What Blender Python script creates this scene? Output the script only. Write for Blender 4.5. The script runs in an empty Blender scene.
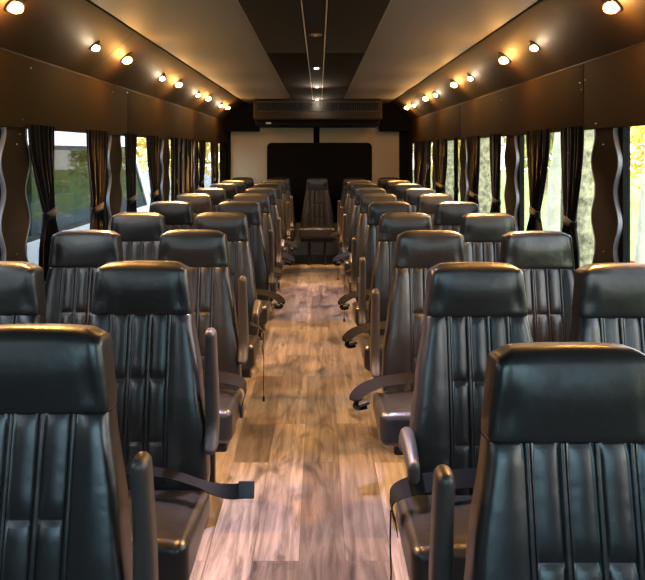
import bpy, bmesh, math, random
from mathutils import Vector, Matrix, noise
random.seed(7)
D = bpy.data
C = bpy.context.scene.collection
PI = math.pi

# ------------------------------------------------------------------ helpers
def link(o, parent=None):
    C.objects.link(o)
    if parent is not None:
        o.parent = parent
    return o

def tag(o, label=None, cat=None, group=None, kind=None):
    if label: o['label'] = label
    if cat: o['category'] = cat
    if group: o['group'] = group
    if kind: o['kind'] = kind
    return o

def empty(name, loc=(0, 0, 0), label=None, cat=None, group=None):
    o = D.objects.new(name, None)
    o.empty_display_size = .1
    C.objects.link(o)
    o.location = loc
    return tag(o, label, cat, group)

class MB:
    """collects verts / faces of one mesh"""
    def __init__(s):
        s.v = []; s.f = []; s.m = []
    def add(s, vs, fs, mi=0):
        b = len(s.v)
        s.v += [tuple(p) for p in vs]
        s.f += [tuple(i + b for i in f) for f in fs]
        s.m += [mi] * len(fs)
        return s
    def box(s, x0, x1, y0, y1, z0, z1, mi=0):
        vs = [(x, y, z) for z in (z0, z1) for y in (y0, y1) for x in (x0, x1)]
        fs = [(0, 2, 3, 1), (4, 5, 7, 6), (0, 1, 5, 4), (2, 6, 7, 3), (0, 4, 6, 2), (1, 3, 7, 5)]
        return s.add(vs, fs, mi)
    def rbox(s, x0, x1, y0, y1, z0, z1, r, n=3, fn=None, mi=0, seg=(1, 1, 1)):
        """rounded box; fn(x,y,z)->(x,y,z) deforms it; seg = extra inner divisions"""
        lo = (x0, y0, z0); hi = (x1, y1, z1)
        r = min(r, (x1 - x0) / 2.001, (y1 - y0) / 2.001, (z1 - z0) / 2.001)
        def axis(k):
            a = [lo[k] + r * (1 - math.cos(PI / 2 * i / n)) * 1.0 for i in range(n)]
            # parametric: store cube coordinate, rounded afterwards
            c = [-1 + i / n for i in range(n)]
            mid = [i / seg[k] for i in range(seg[k] + 1)]
            out = [('l', (n - i) / n) for i in range(n)] + [('m', t) for t in mid] + [('h', (i + 1) / n) for i in range(n)]
            return out
        ax = [axis(0), axis(1), axis(2)]
        def val(k, e):
            if e[0] == 'l': return lo[k] + r, -math.tan(e[1] * PI / 4)
            if e[0] == 'h': return hi[k] - r, math.tan(e[1] * PI / 4)
            return lo[k] + r + e[1] * (hi[k] - lo[k] - 2 * r), 0.0
        idx = {}
        vs = []; fs = []
        def vert(i, j, k):
            key = (i, j, k)
            if key in idx: return idx[key]
            c = [val(0, ax[0][i]), val(1, ax[1][j]), val(2, ax[2][k])]
            d = Vector((c[0][1], c[1][1], c[2][1]))
            if d.length > 0: d.normalize()
            p = (c[0][0] + d.x * r, c[1][0] + d.y * r, c[2][0] + d.z * r)
            if fn: p = fn(*p)
            idx[key] = len(vs); vs.append(p)
            return idx[key]
        N = [len(a) - 1 for a in ax]
        for i in range(N[0]):
            for j in range(N[1]):
                fs.append((vert(i, j, 0), vert(i, j + 1, 0), vert(i + 1, j + 1, 0), vert(i + 1, j, 0)))
                fs.append((vert(i, j, N[2]), vert(i + 1, j, N[2]), vert(i + 1, j + 1, N[2]), vert(i, j + 1, N[2])))
        for i in range(N[0]):
            for k in range(N[2]):
                fs.append((vert(i, 0, k), vert(i + 1, 0, k), vert(i + 1, 0, k + 1), vert(i, 0, k + 1)))
                fs.append((vert(i, N[1], k), vert(i, N[1], k + 1), vert(i + 1, N[1], k + 1), vert(i + 1, N[1], k)))
        for j in range(N[1]):
            for k in range(N[2]):
                fs.append((vert(0, j, k), vert(0, j, k + 1), vert(0, j + 1, k + 1), vert(0, j + 1, k)))
                fs.append((vert(N[0], j, k), vert(N[0], j + 1, k), vert(N[0], j + 1, k + 1), vert(N[0], j, k + 1)))
        return s.add(vs, fs, mi)
    def loops(s, rings, close=True, cap0=True, cap1=True, mi=0):
        n = len(rings[0]); vs = [p for r in rings for p in r]; fs = []
        for a in range(len(rings) - 1):
            for i in range(n if close else n - 1):
                j = (i + 1) % n
                fs.append((a * n + i, a * n + j, (a + 1) * n + j, (a + 1) * n + i))
        if cap0: fs.append(tuple(range(n))[::-1])
        if cap1: fs.append(tuple((len(rings) - 1) * n + i for i in range(n)))
        return s.add(vs, fs, mi)
    def tube(s, pts, r, n=8, mi=0):
        pts = [Vector(p) for p in pts]; rings = []
        rad = r if isinstance(r, (list, tuple)) else [r] * len(pts)
        up = Vector((0, 0, 1))
        for i, p in enumerate(pts):
            t = (pts[min(i + 1, len(pts) - 1)] - pts[max(i - 1, 0)]).normalized()
            a = up if abs(t.dot(up)) < .95 else Vector((1, 0, 0))
            u = t.cross(a).normalized(); w = u.cross(t)
            rings.append([p + (u * math.cos(2 * PI * k / n) + w * math.sin(2 * PI * k / n)) * rad[i] for k in range(n)])
        return s.loops(rings, mi=mi)
    def ribbon(s, pts, wdirs, width, th=.0025, mi=0):
        """strap: centre points, width direction per point"""
        rings = []
        P = [Vector(p) for p in pts]
        for i, p in enumerate(P):
            t = (P[min(i + 1, len(P) - 1)] - P[max(i - 1, 0)]).normalized()
            w = Vector(wdirs[i]); w = (w - t * w.dot(t)).normalized()
            nn = t.cross(w).normalized() * th * .5
            h = w * width * .5
            rings.append([p - h - nn, p + h - nn, p + h + nn, p - h + nn])
        return s.loops(rings, mi=mi)
    def lathe(s, prof, M, n=20, cap0=False, cap1=False, mi=0):
        """prof: (radius, height) pairs about local z of matrix M"""
        rings = [[M @ Vector((r * math.cos(2 * PI * k / n), r * math.sin(2 * PI * k / n), h)) for k in range(n)] for r, h in prof]
        return s.loops(rings, cap0=cap0, cap1=cap1, mi=mi)
    def mesh(s, name, mats, smooth=True, angle=40):
        me = D.meshes.new(name)
        me.from_pydata(s.v, [], s.f)
        for m in (mats if isinstance(mats, (list, tuple)) else [mats]):
            me.materials.append(m)
        me.polygons.foreach_set('material_index', s.m)
        bm = bmesh.new(); bm.from_mesh(me)
        bmesh.ops.recalc_face_normals(bm, faces=bm.faces)
        bm.to_mesh(me); bm.free()
        if smooth:
            me.shade_smooth()
            if angle: me.set_sharp_from_angle(angle=math.radians(angle))
        me.update()
        return me
    def build(s, name, mats, parent=None, smooth=True, angle=40):
        return link(D.objects.new(name, s.mesh(name, mats, smooth, angle)), parent)

def struct(o, label=None, cat=None):
    o['kind'] = 'structure'
    if label: o['label'] = label
    if cat: o['category'] = cat
    return o

def copy_of(o, parent=None):
    c = o.copy(); C.objects.link(c)
    c.parent = parent
    return c

# ------------------------------------------------------------------ materials
def nodes_of(name):
    m = D.materials.new(name); m.use_nodes = True
    nt = m.node_tree
    return m, nt, nt.nodes['Principled BSDF']

def simple(name, col, rough=.6, metal=0, spec=.5, bump=0, bscale=60, var=0, vscale=8, sheen=0, detail=4, stretch=None):
    m, nt, b = nodes_of(name)
    b.inputs['Base Color'].default_value = (*col, 1)
    b.inputs['Roughness'].default_value = rough
    b.inputs['Metallic'].default_value = metal
    b.inputs['Specular IOR Level'].default_value = spec
    if sheen:
        b.inputs['Sheen Weight'].default_value = sheen
    tc = nt.nodes.new('ShaderNodeTexCoord')
    src = tc.outputs['Object']
    if stretch:
        mp = nt.nodes.new('ShaderNodeMapping'); mp.inputs['Scale'].default_value = stretch
        nt.links.new(src, mp.inputs['Vector']); src = mp.outputs['Vector']
    if bump:
        n = nt.nodes.new('ShaderNodeTexNoise'); n.inputs['Scale'].default_value = bscale
        n.inputs['Detail'].default_value = detail
        nt.links.new(src, n.inputs['Vector'])
        bp = nt.nodes.new('ShaderNodeBump'); bp.inputs['Strength'].default_value = bump
        bp.inputs['Distance'].default_value = .004
        nt.links.new(n.outputs['Fac'], bp.inputs['Height'])
        nt.links.new(bp.outputs['Normal'], b.inputs['Normal'])
    if var:
        n = nt.nodes.new('ShaderNodeTexNoise'); n.inputs['Scale'].default_value = vscale
        n.inputs['Detail'].default_value = 6.5
        nt.links.new(src, n.inputs['Vector'])
        r = nt.nodes.new('ShaderNodeValToRGB')
        r.color_ramp.elements[0].position = .3; r.color_ramp.elements[1].position = .7
        r.color_ramp.elements[0].color = (*[c * (1 - var) for c in col], 1)
        r.color_ramp.elements[1].color = (*[min(1, c * (1 + var)) for c in col], 1)
        nt.links.new(n.outputs['Fac'], r.inputs['Fac'])
        nt.links.new(r.outputs['Color'], b.inputs['Base Color'])
    return m

def emit(name, col, strength):
    m, nt, b = nodes_of(name)
    b.inputs['Base Color'].default_value = (*col, 1)
    b.inputs['Emission Color'].default_value = (*col, 1)
    b.inputs['Emission Strength'].default_value = strength
    return m

def leather_mat():
    m, nt, b = nodes_of('black_leather')
    b.inputs['Base Color'].default_value = (.014, .0132, .0132, 1)
    b.inputs['Roughness'].default_value = .36
    b.inputs['Specular IOR Level'].default_value = .7
    tc = nt.nodes.new('ShaderNodeTexCoord')
    a = nt.nodes.new('ShaderNodeTexVoronoi'); a.inputs['Scale'].default_value = 420
    w = nt.nodes.new('ShaderNodeTexNoise'); w.inputs['Scale'].default_value = 9; w.inputs['Detail'].default_value = 3
    nt.links.new(tc.outputs['Object'], a.inputs['Vector']); nt.links.new(tc.outputs['Object'], w.inputs['Vector'])
    b1 = nt.nodes.new('ShaderNodeBump'); b1.inputs['Strength'].default_value = .16; b1.inputs['Distance'].default_value = .001
    b2 = nt.nodes.new('ShaderNodeBump'); b2.inputs['Strength'].default_value = .35; b2.inputs['Distance'].default_value = .012
    nt.links.new(a.outputs['Distance'], b1.inputs['Height'])
    nt.links.new(w.outputs['Fac'], b2.inputs['Height'])
    nt.links.new(b2.outputs['Normal'], b1.inputs['Normal'])
    nt.links.new(b1.outputs['Normal'], b.inputs['Normal'])
    rr = nt.nodes.new('ShaderNodeMapRange')
    rr.inputs['To Min'].default_value = .24; rr.inputs['To Max'].default_value = .40
    nt.links.new(w.outputs['Fac'], rr.inputs['Value']); nt.links.new(rr.outputs['Result'], b.inputs['Roughness'])
    return m

def floor_mat():
    m, nt, b = nodes_of('wood_plank_vinyl')
    N = nt.nodes.new; L = nt.links.new
    tc = N('ShaderNodeTexCoord'); sep = N('ShaderNodeSeparateXYZ'); L(tc.outputs['Object'], sep.inputs[0])
    comb = N('ShaderNodeCombineXYZ')
    L(sep.outputs['Y'], comb.inputs['X']); L(sep.outputs['X'], comb.inputs['Y'])
    mp = N('ShaderNodeMapping'); mp.inputs['Location'].default_value = (.02, .055, 0)
    L(comb.outputs[0], mp.inputs['Vector'])
    br = N('ShaderNodeTexBrick')
    br.offset = .37; br.offset_frequency = 2; br.squash = 1
    br.inputs['Scale'].default_value = 1
    br.inputs['Brick Width'].default_value = 1.35; br.inputs['Row Height'].default_value = .178
    br.inputs['Mortar Size'].default_value = .0016; br.inputs['Mortar Smooth'].default_value = .3
    br.inputs['Color1'].default_value = (0, 0, 0, 1); br.inputs['Color2'].default_value = (1, 1, 1, 1)
    br.inputs['Mortar'].default_value = (.5, .5, .5, 1)
    L(mp.outputs[0], br.inputs['Vector'])
    # plank tone
    ramp = N('ShaderNodeValToRGB')
    e = ramp.color_ramp.elements
    e[0].color = (.082, .068, .061, 1); e[1].color = (.215, .192, .18, 1)
    L(br.outputs['Color'], ramp.inputs['Fac'])
    # grain, stretched along the plank, shifted per plank
    add = N('ShaderNodeVectorMath'); add.operation = 'MULTIPLY_ADD'
    sc = N('ShaderNodeVectorMath'); sc.operation = 'MULTIPLY'
    sc.inputs[1].default_value = (3.5, 7, 5)
    L(br.outputs['Color'], sc.inputs[0])
    gm = N('ShaderNodeVectorMath'); gm.operation = 'MULTIPLY'; gm.inputs[1].default_value = (2.0, 26, 1)
    L(mp.outputs[0], gm.inputs[0])
    ga = N('ShaderNodeVectorMath'); ga.operation = 'ADD'; L(gm.outputs[0], ga.inputs[0]); L(sc.outputs[0], ga.inputs[1])
    g = N('ShaderNodeTexNoise'); g.inputs['Scale'].default_value = 1.0; g.inputs['Detail'].default_value = 8
    g.inputs['Roughness'].default_value = .65; g.inputs['Distortion'].default_value = .9
    L(ga.outputs[0], g.inputs['Vector'])
    gr = N('ShaderNodeValToRGB'); gr.color_ramp.elements[0].position = .32; gr.color_ramp.elements[1].position = .68
    gr.color_ramp.elements[0].color = (.34, .30, .29, 1); gr.color_ramp.elements[1].color = (1.25, 1.25, 1.25, 1)
    L(g.outputs['Fac'], gr.inputs['Fac'])
    mul = N('ShaderNodeMix'); mul.data_type = 'RGBA'; mul.blend_type = 'MULTIPLY'; mul.inputs['Factor'].default_value = 1
    L(ramp.outputs['Color'], mul.inputs['A']); L(gr.outputs['Color'], mul.inputs['B'])
    # dark knots and smudges
    km = N('ShaderNodeVectorMath'); km.operation = 'MULTIPLY'; km.inputs[1].default_value = (1.7, 4.2, 1)
    L(mp.outputs[0], km.inputs[0])
    k = N('ShaderNodeTexNoise'); k.inputs['Scale'].default_value = 1.6; k.inputs['Detail'].default_value = 6; k.inputs['Distortion'].default_value = 1.3
    L(km.outputs[0], k.inputs['Vector'])
    kr = N('ShaderNodeValToRGB'); kr.color_ramp.elements[0].position = .28; kr.color_ramp.elements[1].position = .46
    kr.color_ramp.elements[0].color = (.16, .14, .15, 1); kr.color_ramp.elements[1].color = (1, 1, 1, 1)
    L(k.outputs['Fac'], kr.inputs['Fac'])
    mul2 = N('ShaderNodeMix'); mul2.data_type = 'RGBA'; mul2.blend_type = 'MULTIPLY'; mul2.inputs['Factor'].default_value = 1
    L(mul.outputs['Result'], mul2.inputs['A']); L(kr.outputs['Color'], mul2.inputs['B'])
    # joints
    mx = N('ShaderNodeMix'); mx.data_type = 'RGBA'
    L(br.outputs['Fac'], mx.inputs['Factor']); L(mul2.outputs['Result'], mx.inputs['A'])
    mx.inputs['B'].default_value = (.045, .032, .026, 1)
    L(mx.outputs['Result'], b.inputs['Base Color'])
    b.inputs['Roughness'].default_value = .42
    bp = N('ShaderNodeBump'); bp.inputs['Strength'].default_value = .25; bp.inputs['Distance'].default_value = .002
    L(g.outputs['Fac'], bp.inputs['Height']); L(bp.outputs['Normal'], b.inputs['Normal'])
    return m

def glass_mat(name, tint, refl=1.0):
    m = D.materials.new(name); m.use_nodes = True
    nt = m.node_tree; nt.nodes.remove(nt.nodes['Principled BSDF'])
    t = nt.nodes.new('ShaderNodeBsdfTransparent'); t.inputs[0].default_value = (*tint, 1)
    g = nt.nodes.new('ShaderNodeBsdfGlossy'); g.inputs['Roughness'].default_value = .02
    f = nt.nodes.new('ShaderNodeFresnel')
    ge = nt.nodes.new('ShaderNodeNewGeometry'); mr = nt.nodes.new('ShaderNodeMapRange')
    mr.inputs['To Min'].default_value = 1.28; mr.inputs['To Max'].default_value = 1 / 1.28
    nt.links.new(ge.outputs['Backfacing'], mr.inputs['Value']); nt.links.new(mr.outputs['Result'], f.inputs['IOR'])
    mx = nt.nodes.new('ShaderNodeMixShader')
    mm = nt.nodes.new('ShaderNodeMath'); mm.operation = 'MULTIPLY'; mm.inputs[1].default_value = refl
    nt.links.new(f.outputs[0], mm.inputs[0]); nt.links.new(mm.outputs[0], mx.inputs['Fac'])
    nt.links.new(t.outputs[0], mx.inputs[1]); nt.links.new(g.outputs[0], mx.inputs[2])
    nt.links.new(mx.outputs[0], nt.nodes['Material Output'].inputs['Surface'])
    return m

def bark_mat(name, c0, c1, scale=9):
    m, nt, b = nodes_of(name)
    tc = nt.nodes.new('ShaderNodeTexCoord')
    n = nt.nodes.new('ShaderNodeTexNoise'); n.inputs['Scale'].default_value = scale; n.inputs['Detail'].default_value = 9
    n.inputs['Roughness'].default_value = .7
    nt.links.new(tc.outputs['Object'], n.inputs['Vector'])
    r = nt.nodes.new('ShaderNodeValToRGB'); r.color_ramp.elements[0].position = .38; r.color_ramp.elements[1].position = .62
    r.color_ramp.elements[0].color = (*c0, 1); r.color_ramp.elements[1].color = (*c1, 1)
    nt.links.new(n.outputs['Fac'], r.inputs['Fac']); nt.links.new(r.outputs['Color'], b.inputs['Base Color'])
    b.inputs['Roughness'].default_value = .9
    bp = nt.nodes.new('ShaderNodeBump'); bp.inputs['Strength'].default_value = .5; bp.inputs['Distance'].default_value = .02
    nt.links.new(n.outputs['Fac'], bp.inputs['Height']); nt.links.new(bp.outputs['Normal'], b.inputs['Normal'])
    return m

def leaf_mat(name, c0, c1):
    m, nt, b = nodes_of(name)
    tc = nt.nodes.new('ShaderNodeTexCoord')
    n = nt.nodes.new('ShaderNodeTexNoise'); n.inputs['Scale'].default_value = 1.4; n.inputs['Detail'].default_value = 6.5
    nt.links.new(tc.outputs['Object'], n.inputs['Vector'])
    r = nt.nodes.new('ShaderNodeValToRGB'); r.color_ramp.elements[0].position = .35; r.color_ramp.elements[1].position = .65
    r.color_ramp.elements[0].color = (*c0, 1); r.color_ramp.elements[1].color = (*c1, 1)
    nt.links.new(n.outputs['Fac'], r.inputs['Fac']); nt.links.new(r.outputs['Color'], b.inputs['Base Color'])
    b.inputs['Roughness'].default_value = .6
    b.inputs['Transmission Weight'].default_value = 0
    return m

M = dict(
    leather=leather_mat(),
    floor=floor_mat(),
    shell=simple('dark_seat_shell', (.016, .016, .017), .5, bump=.15, bscale=300),
    arm=simple('armrest_vinyl', (.040, .034, .031), .42, bump=.15, bscale=260),
    metal=simple('dark_steel', (.03, .03, .032), .45, .6),
    belt=simple('black_webbing', (.006, .0055, .0055), .75, spec=.12, bump=.4, bscale=500, stretch=(1, 1, 1)),
    chrome=simple('belt_steel', (.55, .53, .5), .25, 1),
    plastic=simple('black_plastic', (.014, .014, .015), .4),
    brown=simple('brown_carpet_panel', (.034, .018, .006), .9, spec=.15, bump=.35, bscale=350, var=.18, vscale=90, sheen=.0),
    cove=simple('dark_brown_vinyl', (.024, .013, .006), .6, spec=.3, bump=.2, bscale=300, var=.08, vscale=20),
    pillar=simple('pillar_carpet', (.030, .018, .010), .9, spec=.12, bump=.35, bscale=350, var=.2, vscale=90),
    edge=simple('grey_edging', (.24, .25, .28), .5),
    black=simple('black_trim', (.006, .006, .006), .8, spec=.15),
    ceil=simple('beige_headliner', (.215, .205, .185), .62, bump=.25, bscale=160, var=.05, vscale=60, spec=.4),
    ceildark=simple('dark_headliner', (.007, .005, .004), .9, spec=.12, bump=.3, bscale=250, var=.1, vscale=60),
    strip=simple('centre_strip', (.016, .013, .013), .9, spec=.15),
    trimline=simple('pale_trim_line', (.34, .28, .27), .4),
    beige=simple('beige_wall_carpet', (.74, .60, .41), .85, bump=.4, bscale=300, var=.12, vscale=120),
    rearblack=simple('rear_blackout', (.010, .008, .007), .8, spec=.15, bump=.1, bscale=200),
    curtain=simple('dark_curtain_cloth', (.006, .005, .0055), .9, spec=.06, bump=.2, bscale=400, sheen=.1),
    wall=simple('dark_wall_panel', (.014, .011, .009), .85, spec=.15, bump=.2, bscale=250),
    glass=glass_mat('window_glass', (.96, .96, .94)),
    screen=glass_mat('tinted_windscreen_glass', (.68, .86, .92)),
    tint=glass_mat('tinted_glass', (.13, .20, .20), .55),
    white=simple('white_paint', (.82, .84, .85), .35),
    rubber=simple('black_rubber', (.012, .012, .013), .7),
    grass=simple('lawn_grass', (.31, .36, .085), .9, bump=.6, bscale=40, var=.35, vscale=3),
    asphalt=simple('grey_asphalt', (.24, .24, .24), .9, bump=.4, bscale=120, var=.1),
    bark=bark_mat('lichen_bark', (.11, .10, .06), (.50, .46, .26), 11),
    bark2=bark_mat('smooth_grey_bark', (.40, .39, .28), (.62, .60, .44), 3),
    leafy=leaf_mat('yellow_green_leaves', (.60, .46, .06), (.95, .76, .22)),
    leafg=leaf_mat('green_leaves', (.26, .28, .05), (.62, .55, .12)),
    red=simple('red_petals', (.65, .03, .03), .5),
    warm=emit('warm_bulb', (1.0, .62, .22), 60),
    cool=emit('pale_bulb', (1.0, .80, .58), 40),
    led=emit('white_led', (.86, .88, 1.0), 25),
    ledw=emit('soft_led', (1.0, .90, .72), 5),
    lens=simple('clear_dome', (.20, .15, .11), .15),
    badge=simple('white_sticker', (.7, .7, .68), .5),
)

# ------------------------------------------------------------------ camera
F = 700.0; CX = .022; EYE = 1.57; HOR = 151.0; VPX = 319.0
cam = D.cameras.new('camera'); co = D.objects.new('camera', cam); C.objects.link(co)
co.location = (CX, 0, EYE); co.rotation_euler = (PI / 2, 0, 0)
cam.sensor_width = 36; cam.lens = 36 * F / 645
cam.shift_x = (322.5 - VPX) / 645; cam.shift_y = -(290 - HOR) / 645
cam.clip_start = .05; cam.clip_end = 300
bpy.context.scene.camera = co

# ------------------------------------------------------------------ room shell
Y0, Y1 = -1.0, 10.62
WX = 1.37
ZC = 2.27
PANZ = 1.675; COVZ = 2.01; CEX = 1.05
PILS = {-1: [3.175 + 1.562 * k for k in range(-2, 5)], 1: [3.265 + 1.602 * k for k in range(-2, 5)]}
POSTS_ = {q: [(p - .13, p + .14) for p in PILS[q]] for q in PILS}
SILL = .86

struct(MB().box(-1.40, 1.40, Y0, Y1, -.04, 0).build('floor', M['floor'], smooth=False), 'wood plank vinyl floor running down the bus aisle', 'floor')
for s, nm in ((-1, 'left'), (1, 'right')):
    b = MB()
    POSTS = POSTS_[s]
    a0, a1 = sorted((s * WX, s * 1.41))
    b.box(a0, a1, Y0, Y1, 0, SILL)
    for p0, p1 in POSTS:
        b.box(a0, a1, p0, p1, SILL, PANZ + .05)
    b.box(a0, a1, Y0, POSTS[0][0], SILL, PANZ + .05)
    b.box(a0, a1, 10.35, Y1, SILL, PANZ + .05)
    b.box(a0 + .012, a1 + .012, Y0, Y1, PANZ + .05, ZC + .04) if s > 0 else b.box(a0 - .012, a1 - .012, Y0, Y1, PANZ + .05, ZC + .04)
    struct(b.build('wall_' + nm, M['wall'], smooth=False), f'dark {nm} bus wall with posts between the windows', 'wall')
wn = 1
for s, nm in ((-1, 'left'), (1, 'right')):
    ends = [p[1] for p in POSTS_[s]]; starts = [p[0] for p in POSTS_[s][1:]] + [10.35]
    for k, (y0, y1) in enumerate(zip(ends, starts)):
        a0, a1 = sorted((s * 1.372, s * 1.404))
        t = .028
        b = MB()
        b.box(a0, a1, y0, y0 + t, SILL, PANZ + .05); b.box(a0, a1, y1 - t, y1, SILL, PANZ + .05)
        b.box(a0, a1, y0 + t, y1 - t, SILL, SILL + t); b.box(a0, a1, y0 + t, y1 - t, PANZ + .05 - t, PANZ + .05)
        w = b.build(f'window_{wn}', M['black'], smooth=False)
        struct(w, f'side window of the bus, {nm} wall', 'window')
        g0, g1 = sorted((s * 1.386, s * 1.391))
        MB().box(g0, g1, y0 + t, y1 - t, SILL + t, PANZ + .05 - t).build('pane', M['glass'], w, smooth=False)
        wn += 1

# upper side panels (carpeted) and slanted coves, in segments with narrow joints
tn = 1
def seam_segments(cuts):
    return [(cuts[i] + .0015, cuts[i + 1] - .0015) for i in range(len(cuts) - 1)]
screw_mesh = None
def screw_at(parent, p, nrm, r=.006):
    global screw_mesh
    if screw_mesh is None:
        mb = MB(); mb.lathe([(.0001, .35), (.5, .28), (.85, .12), (1, 0), (1, -.4)], Matrix.Identity(4), 10)
        screw_mesh = mb.mesh('screw', M['chrome'])
    o = D.objects.new('screw', screw_mesh); link(o, parent)
    q = Vector(nrm).to_track_quat('Z', 'Y')
    o.location = p; o.rotation_mode = 'QUATERNION'; o.rotation_quaternion = q; o.scale = (r, r, r)
    return o
PANELS = {}
for s, cuts, ccuts in ((-1, [Y0, 2.7, 5.0, 7.6, Y1], [Y0, 4.1, 7.0, Y1]), (1, [Y0, 3.50, 6.55, Y1], [Y0, 4.28, 7.4, Y1])):
    for y0, y1 in seam_segments(cuts):
        mb = MB()
        a0, a1 = sorted((s * 1.345, s * 1.368))
        mb.rbox(a0, a1, y0, y1, PANZ, COVZ - .002, .006, 2)
        o = mb.build(f'trim_{tn}', M['brown']); tn += 1
        struct(o, 'brown carpeted panel above the %s windows' % ('left' if s < 0 else 'right'), 'panel')
        PANELS.setdefault(s, []).append((o, y0, y1))
    nx, nz = (COVZ - ZC), -(1.345 - CEX)
    for y0, y1 in seam_segments(ccuts):
        mb = MB()
        ring = lambda y: [(s * 1.352, y, COVZ), (s * CEX, y, ZC - .003), (s * (CEX + .012), y, ZC + .02), (s * 1.37, y, COVZ + .02)]
        mb.loops([ring(y0), ring(y1)])
        o = mb.build(f'trim_{tn}', M['cove'], smooth=False); tn += 1
        struct(o, 'slanted dark brown cove panel holding the lamps, %s side' % ('left' if s < 0 else 'right'), 'panel')
    # thin lip at the cove's foot and at the ceiling edge
    mb = MB(); mb.tube([(s * 1.347, Y0, COVZ), (s * 1.347, Y1, COVZ)], .005, 8)
    struct(mb.build(f'trim_{tn}', M['cove']), 'thin lip along the foot of the cove', 'trim'); tn += 1
    mb = MB(); mb.tube([(s * CEX, Y0, ZC - .004), (s * CEX, Y1, ZC - .004)], .006, 8)
    struct(mb.build(f'trim_{tn}', M['black']), 'thin dark bead between cove and ceiling', 'trim'); tn += 1

def screws(s, lst):
    for y, z in lst:
        for o, y0, y1 in PANELS[s]:
            if y0 < y < y1:
                screw_at(o, (s * 1.345, y, z), (-s, 0, 0))
def px_side(s, x, y, X=1.345):
    """a point on the side panel from a photo pixel"""
    d = F * (X - s * CX) / abs(x - VPX)
    return d, EYE - (y - HOR) * d / F
screws(-1, [px_side(-1, x, y) for x, y in ((31, 68), (23, 120), (20, 134), (108, 89), (113, 92), (127, 93), (160, 104), (119, 129))])
screws(1, [px_side(1, x, y) for x, y in ((580, 83), (585, 80), (581, 90), (596, 124), (501, 100), (508, 134))])

# ceiling
b = MB(); b.box(-1.06, 1.06, Y0, Y1, ZC, ZC + .03)
struct(b.build('ceiling', M['ceil'], smooth=False), 'beige headliner ceiling of the bus', 'ceiling')
for y0, y1 in seam_segments([Y0, 4.86, 9.32]):
    for x0, x1 in ((-.345, -.062), (.062, .345)):
        mb = MB(); mb.rbox(x0, x1, y0 + .004, y1 - .004, ZC - .022, ZC + .01, .008, 2)
        o = mb.build(f'trim_{tn}', M['ceildark']); tn += 1
        struct(o, 'dark fabric ceiling panel beside the centre light strip', 'panel')
mb = MB(); mb.box(-.055, .055, Y0, 9.32, ZC - .020, ZC + .01)
struct(mb.build(f'trim_{tn}', M['strip'], smooth=False), 'narrow dark strip down the ceiling centre', 'trim'); tn += 1
for x in (-.0585, .0585):
    mb = MB(); mb.tube([(x, Y0, ZC - .020), (x, 9.32, ZC - .020)], .0030, 6)
    struct(mb.build(f'trim_{tn}', M['trimline']), 'pale bead beside the centre light strip', 'trim'); tn += 1
for x in (-.349, .349):
    mb = MB(); mb.tube([(x, Y0, ZC - .014), (x, 9.32, ZC - .014)], .0045, 6)
    struct(mb.build(f'trim_{tn}', M['trimline']), 'pale bead at the edge of the dark ceiling panels', 'trim'); tn += 1

# rear wall
def rz(y, d): return EYE - (y - HOR) * d / F
def rx(x, d): return CX + (x - VPX) * d / F
YR = Y1 - .06
mb = MB(); mb.box(-1.40, 1.40, YR, Y1, 0, ZC)
struct(mb.build('wall_back', M['beige'], smooth=False), 'beige carpeted rear wall', 'wall')
mb = MB()
x0, x1 = rx(268, YR), rx(371, YR); zt = rz(143.5, YR)
mb.rbox(x0, x1, YR - .02, YR + .01, .55, zt, .014, 3)
# round the upper corners: outline prism
def round_panel(x0, x1, z0, z1, r, y0, y1, n=8):
    pts = []
    for cx, cz, a0 in ((x1 - r, z1 - r, 0), (x0 + r, z1 - r, 90), (x0 + r, z0 + r, 180), (x1 - r, z0 + r, 270)):
        for i in range(n + 1):
            a = math.radians(a0 + 90 * i / n)
            pts.append((cx + r * math.cos(a), cz + r * math.sin(a)))
    return [[(x, y, z) for x, z in pts] for y in (y0, y1)]
mb = MB(); mb.loops(round_panel(x0, x1, .5, zt, .06, YR - .02, YR - .001))
o = mb.build(f'window_{wn}', M['rearblack'], smooth=True); wn += 1
struct(o, 'blacked-out rear window with rounded corners', 'window')
mbf = MB()
outer = round_panel(x0 - .012, x1 + .012, .49, zt + .012, .07, YR - .026, YR - .002)
mbf.loops(outer, cap0=False, cap1=False)
inner = round_panel(x0 + .006, x1 - .006, .51, zt - .006, .055, YR - .026, YR - .002)
mbf.loops([outer[0], inner[0]], cap0=False, cap1=False); mbf.loops([inner[0], inner[1]], cap0=False, cap1=False)
mbf.build('window_frame', M['black'], o)
mb = MB(); mb.rbox(rx(313.5, YR), rx(319.5, YR), YR - .018, YR - .001, zt, 1.98, .006, 2)
struct(mb.build(f'trim_{tn}', M['black']), 'black divider above the blacked-out rear window', 'trim'); tn += 1
for s in (-1, 1):
    xa = rx(258, 10.2) if s < 0 else rx(381, 10.2)
    mb = MB(); a0, a1 = sorted((xa, s * 1.36)); mb.rbox(a0, a1, 10.2, YR - .001, rz(131, 10.2), ZC - .01, .02, 3)
    struct(mb.build(f'trim_{tn}', M['black']), 'dark bulkhead box in the rear ceiling corner', 'trim'); tn += 1
    xb = rx(231, YR) if s < 0 else rx(399, YR)
    mb = MB(); a0, a1 = sorted((xb, s * 1.366)); mb.rbox(a0, a1, YR - .09, YR - .001, .0, rz(131, 10.2), .015, 3)
    struct(mb.build(f'trim_{tn}', M['black']), 'dark upright trim in the rear corner', 'trim'); tn += 1

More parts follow.
